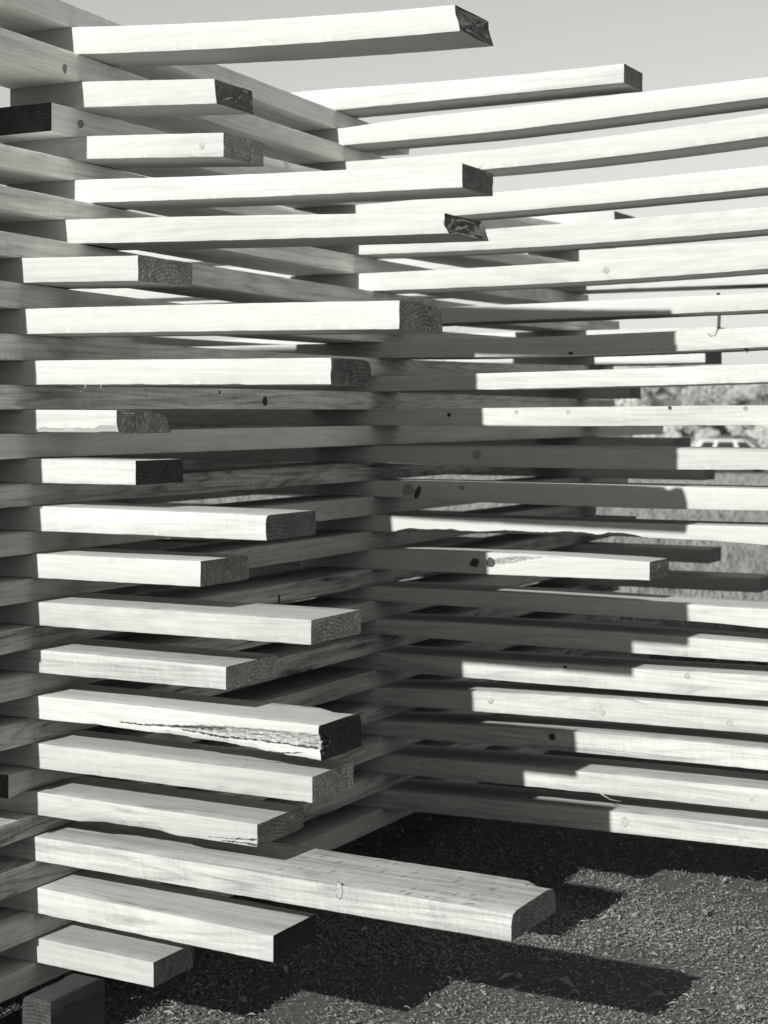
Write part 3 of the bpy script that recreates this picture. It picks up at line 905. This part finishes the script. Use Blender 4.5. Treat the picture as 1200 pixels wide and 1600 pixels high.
chips('straw_litter', 16000, (-0.3, 2.3), (-0.6, 2.5), .008, .034, .10, .25, .008, .016, kc.m, 'straw and bark slivers strewn over the gravel')
chips('bark_litter', 500, (-0.3, 2.3), (-0.6, 2.5), .015, .06, .28, .2, .008, .016, kc.m, 'larger bark and wood scraps lying about on the gravel')
M_STONE = plain('pebble', 0.20, 0.85, 120, 0.5)
V = []; F = []
for q in range(160):
    x, y = rng.uniform(-0.3, 2.3), rng.uniform(-0.8, 2.6)
    s = 0.003 + 0.007 * rng.random() ** 4
    b0 = len(V)
    for ring_ in range(3):
        zz = (-0.5, 0.35, 0.8)[ring_] * s * 0.8; rr = (1.0, 0.95, 0.45)[ring_] * s
        for a in range(7):
            t = a * 2 * math.pi / 7
            rj = rr * rng.uniform(.75, 1.2)
            V.append((x + rj * math.cos(t), y + rj * math.sin(t), 0.006 + GZ + zz))
    for ring_ in range(2):
        for a in range(7):
            b = (a + 1) % 7
            F.append((b0 + ring_ * 7 + a, b0 + ring_ * 7 + b, b0 + ring_ * 7 + 7 + b, b0 + ring_ * 7 + 7 + a))
    F.append(tuple(b0 + 14 + a for a in range(7)))
tag(mesh_obj('pebbles', V, F, M_STONE, smooth=60), 'scattered pale pebbles lying on the dark gravel', 'pebbles', kind='stuff')

# dry grass over the field behind the stack
M_GRASS = plain('dry_grass', 0.20, 0.9, 2.0, 0.6)
N = 110000
V = np.zeros((N * 3, 3), np.float32)
dd = 9 + 60 * nr.random(N) ** 1.6; pp = nr.uniform(-100, 1500, N)
fx, fy = -math.sin(PHI), math.cos(PHI); rx_, ry_ = math.cos(PHI), math.sin(PHI)
gx = CAM.x + fx * dd + rx_ * (pp - 600) / FPX * dd; gy = CAM.y + fy * dd + ry_ * (pp - 600) / FPX * dd
gz = np.array([ground_z(a, b) for a, b in zip(gx, gy)])
hh = nr.uniform(.05, .22, N); aa = nr.uniform(0, 6.283, N); ww = .003 + .0006 * dd
ln = nr.normal(0, .5, (N, 2)) * hh[:, None]
V[0::3] = np.stack([gx - np.cos(aa) * ww, gy - np.sin(aa) * ww, gz - .01], 1)
V[1::3] = np.stack([gx + np.cos(aa) * ww, gy + np.sin(aa) * ww, gz - .01], 1)
V[2::3] = np.stack([gx + ln[:, 0], gy + ln[:, 1], gz + hh], 1)
me = bpy.data.meshes.new('dry_grass')
me.vertices.add(N * 3); me.vertices.foreach_set('co', V.ravel())
me.loops.add(N * 3); me.loops.foreach_set('vertex_index', np.arange(N * 3, dtype=np.int32))
me.polygons.add(N); me.polygons.foreach_set('loop_start', np.arange(0, N * 3, 3, dtype=np.int32))
me.update(calc_edges=True); me.materials.append(M_GRASS)
o = bpy.data.objects.new('dry_grass', me); COL.objects.link(o)
tag(o, 'pale dry grass growing on the field behind the stack', 'grass', kind='stuff')

# ------------------------------------------------------------------ bushes and trees on the hillside
M_LEAF = plain('bush_leaves', 0.52, 0.8, 3.0, 0.3)
M_LEAFD = plain('tree_leaves', 0.44, 0.8, 2.0, 0.3)
M_TRUNK = plain('tree_bark', 0.14, 0.9, 8, 0.4)
def leaf_cloud(N, rx, rz, zc, leaf, seed):
    r2 = random.Random(seed); V = []; F = []
    lob = [(r2.uniform(-.6, .6) * rx, r2.uniform(-.6, .6) * rx, zc + r2.uniform(-.5, .5) * rz, r2.uniform(.35, .6)) for _ in range(7)]
    for _ in range(N):
        lx, ly, lz, ls = r2.choice(lob)
        u = Vector((r2.gauss(0, 1), r2.gauss(0, 1), r2.gauss(0, 1))).normalized() * (r2.random() ** 0.4)
        c = Vector((lx + u.x * rx * ls, ly + u.y * rx * ls, max(0.05, lz + u.z * rz * ls)))
        a = Vector((r2.gauss(0, 1), r2.gauss(0, 1), r2.gauss(0, 1))).normalized() * leaf
        b = a.cross(Vector((r2.gauss(0, 1), r2.gauss(0, 1), r2.gauss(0, 1)))).normalized() * leaf * .7
        i = len(V); V += [tuple(c - a), tuple(c - b), tuple(c + a), tuple(c + b)]; F.append((i, i + 1, i + 2, i + 3))
    return V, F
def trunk(h, r0, seed):
    r2 = random.Random(seed); V = []; F = []
    for i in range(5):
        t = i / 4
        for a in range(7):
            q = a * 2 * math.pi / 7; r_ = r0 * (1 - .6 * t)
            V.append((r_ * math.cos(q) + .2 * t * t, r_ * math.sin(q), h * t))
    for i in range(4):
        for a in range(7):
            b = (a + 1) % 7; F.append((i * 7 + a, i * 7 + b, i * 7 + 7 + b, i * 7 + 7 + a))
    return V, F
bush_me = []
for s in range(4):
    V, F = leaf_cloud(2200, 1.5, 0.9, 0.9, .085, 50 + s)
    me = bpy.data.meshes.new('foliage'); me.from_pydata(V, [], F); me.materials.append(M_LEAF if s < 3 else M_LEAFD); bush_me.append(me)
    V, F = trunk(0.9, 0.07, s); tm = bpy.data.meshes.new('stem'); tm.from_pydata(V, [], F); tm.materials.append(M_TRUNK); bush_me.append(tm)
for q in range(70):
    px = rng.uniform(960, 1260) if q < 46 else rng.uniform(-300, 1500); d = rng.uniform(98, 175)
    p = far_pt(px, d); s = rng.randrange(4); sc = rng.uniform(.6, 1.25)
    e = bpy.data.objects.new('bush', None); COL.objects.link(e)
    e.location = (p.x, p.y, ground_z(p.x, p.y) - .05); e.rotation_euler = (0, 0, rng.random() * 6.28); e.scale = (sc, sc, sc)
    tag(e, 'scrubby bush on the far pale hillside, blurred by distance', 'bush', 'bushes on the far hillside')
    for nm, me in (('foliage', bush_me[2 * s]), ('stem', bush_me[2 * s + 1])):
        c = bpy.data.objects.new(nm, me); COL.objects.link(c); c.parent = e
tree_me = []
for s in range(3):
    V, F = leaf_cloud(4500, 2.3, 2.3, 4.2, .11, 90 + s)
    me = bpy.data.meshes.new('crown'); me.from_pydata(V, [], F); me.materials.append(M_LEAFD); tree_me.append(me)
    V, F = trunk(4.2, 0.2, s); tm = bpy.data.meshes.new('trunk'); tm.from_pydata(V, [], F); tm.materials.append(M_TRUNK); tree_me.append(tm)
for q, (px, d) in enumerate(((1015, 128), (1060, 150), (1092, 118), (1190, 124), (1240, 140), (880, 150), (700, 160), (420, 150), (150, 140), (-60, 130), (1400, 130))):
    p = far_pt(px, d); s = q % 3; sc = rng.uniform(.7, 1.0)
    e = bpy.data.objects.new('tree', None); COL.objects.link(e)
    e.location = (p.x, p.y, ground_z(p.x, p.y) - .1); e.rotation_euler = (0, 0, rng.random() * 6.28); e.scale = (sc, sc, sc)
    tag(e, 'leafy tree on the far hillside, blurred by distance', 'tree', 'trees on the far hillside')
    for nm, me in (('crown', tree_me[2 * s]), ('trunk', tree_me[2 * s + 1])):
        c = bpy.data.objects.new(nm, me); COL.objects.link(c); c.parent = e

# ------------------------------------------------------------------ car on the field
def box(a, b):
    (x0, y0, z0), (x1, y1, z1) = a, b
    return [(x0, y0, z0), (x1, y0, z0), (x1, y1, z0), (x0, y1, z0), (x0, y0, z1), (x1, y0, z1), (x1, y1, z1), (x0, y1, z1)], \
           [(0, 3, 2, 1), (4, 5, 6, 7), (0, 1, 5, 4), (1, 2, 6, 5), (2, 3, 7, 6), (3, 0, 4, 7)]

M_CAR = plain('white_car_paint', 0.50, 0.35, 3, 0.04, 0.5)
M_GLASS = plain('dark_car_glass', 0.03, 0.15, 3, 0.1, 0.5)
M_TYRE = plain('tyre_rubber', 0.03, 0.9, 30, 0.2)
M_CHROME = plain('chrome_trim', 0.6, 0.3, 10, 0.1, 0.5, 0.9)
p = far_pt(1143, 73)
car = bpy.data.objects.new('parked_car', None); COL.objects.link(car)
car.location = (p.x, p.y, ground_z(p.x, p.y)); car.rotation_euler = (0, 0, PHI)
tag(car, 'white estate car parked far off on the field, roof and windows showing', 'car')
def extrude_profile(pts, y0, y1, inset=0.0):
    n = len(pts); zmax = max(q[1] for q in pts); zmin = min(q[1] for q in pts)
    V = []
    for y, s in ((y0, 1), (y1, -1)):
        for x, z in pts: V.append((x, y + s * inset * (z - zmin) / (zmax - zmin), z))
    F = [tuple(range(n)), tuple(range(2 * n - 1, n - 1, -1))]
    for i in range(n):
        j = (i + 1) % n; F.append((i, i + n, j + n, j))
    return V, F
V, F = extrude_profile([(-2.1, .3), (2.15, .3), (2.2, .5), (2.15, .78), (1.2, .88), (-1.95, .92), (-2.15, .8), (-2.2, .5)], -.82, .82)
b_ = mesh_obj('body', V, F, M_CAR, car)
bv = b_.modifiers.new('bevel', 'BEVEL'); bv.width = .06; bv.segments = 3
V, F = extrude_profile([(-1.78, .9), (1.1, .87), (.55, 1.36), (.3, 1.42), (-1.2, 1.43), (-1.45, 1.38)], -.79, .79, .14)
c_ = mesh_obj('cabin', V, F, M_CAR, car)
bv = c_.modifiers.new('bevel', 'BEVEL'); bv.width = .05; bv.segments = 3
for sgn in (-1, 1):
    for pts in ([(-1.55, .96), (-.98, .96), (-.85, 1.34), (-1.30, 1.34)], [(-.82, .96), (.02, .96), (-.08, 1.34), (-.70, 1.34)], [(.18, .96), (.86, .96), (.48, 1.34), (.08, 1.34)]):
        V = [(x, sgn * (.795 - .14 * (z - .87) / .56 + .006), z) for x, z in pts] + [(x, sgn * (.795 - .14 * (z - .87) / .56 - .01), z) for x, z in pts]
        F = [(0, 1, 2, 3), (7, 6, 5, 4)] + [(i, i + 4, (i + 1) % 4 + 4, (i + 1) % 4) for i in range(4)]
        mesh_obj('window', V, F, M_GLASS, car)
    for x in (-1.3, 1.35):
        V = []; F = []
        for y in (sgn * .66, sgn * .84):
            for a in range(20): V.append((x + .31 * math.cos(a * math.pi / 10), y, .31 + .31 * math.sin(a * math.pi / 10)))
        F = [tuple(range(20)), tuple(range(39, 19, -1))] + [(a, a + 20, (a + 1) % 20 + 20, (a + 1) % 20) for a in range(20)]
        wh = mesh_obj('wheel', V, F, M_TYRE, car)
        V2 = [(x + .18 * math.cos(a * math.pi / 8), sgn * .848, .31 + .18 * math.sin(a * math.pi / 8)) for a in range(16)] + [(x, sgn * .856, .31)]
        mesh_obj('hubcap', V2, [(a, (a + 1) % 16, 16) for a in range(16)], M_CHROME, wh)
for x in (-2.24, 2.2):
    V, F = box((x - .04, -.8, .38), (x + .06, .8, .5)); mesh_obj('bumper', V, F, M_CHROME, car)
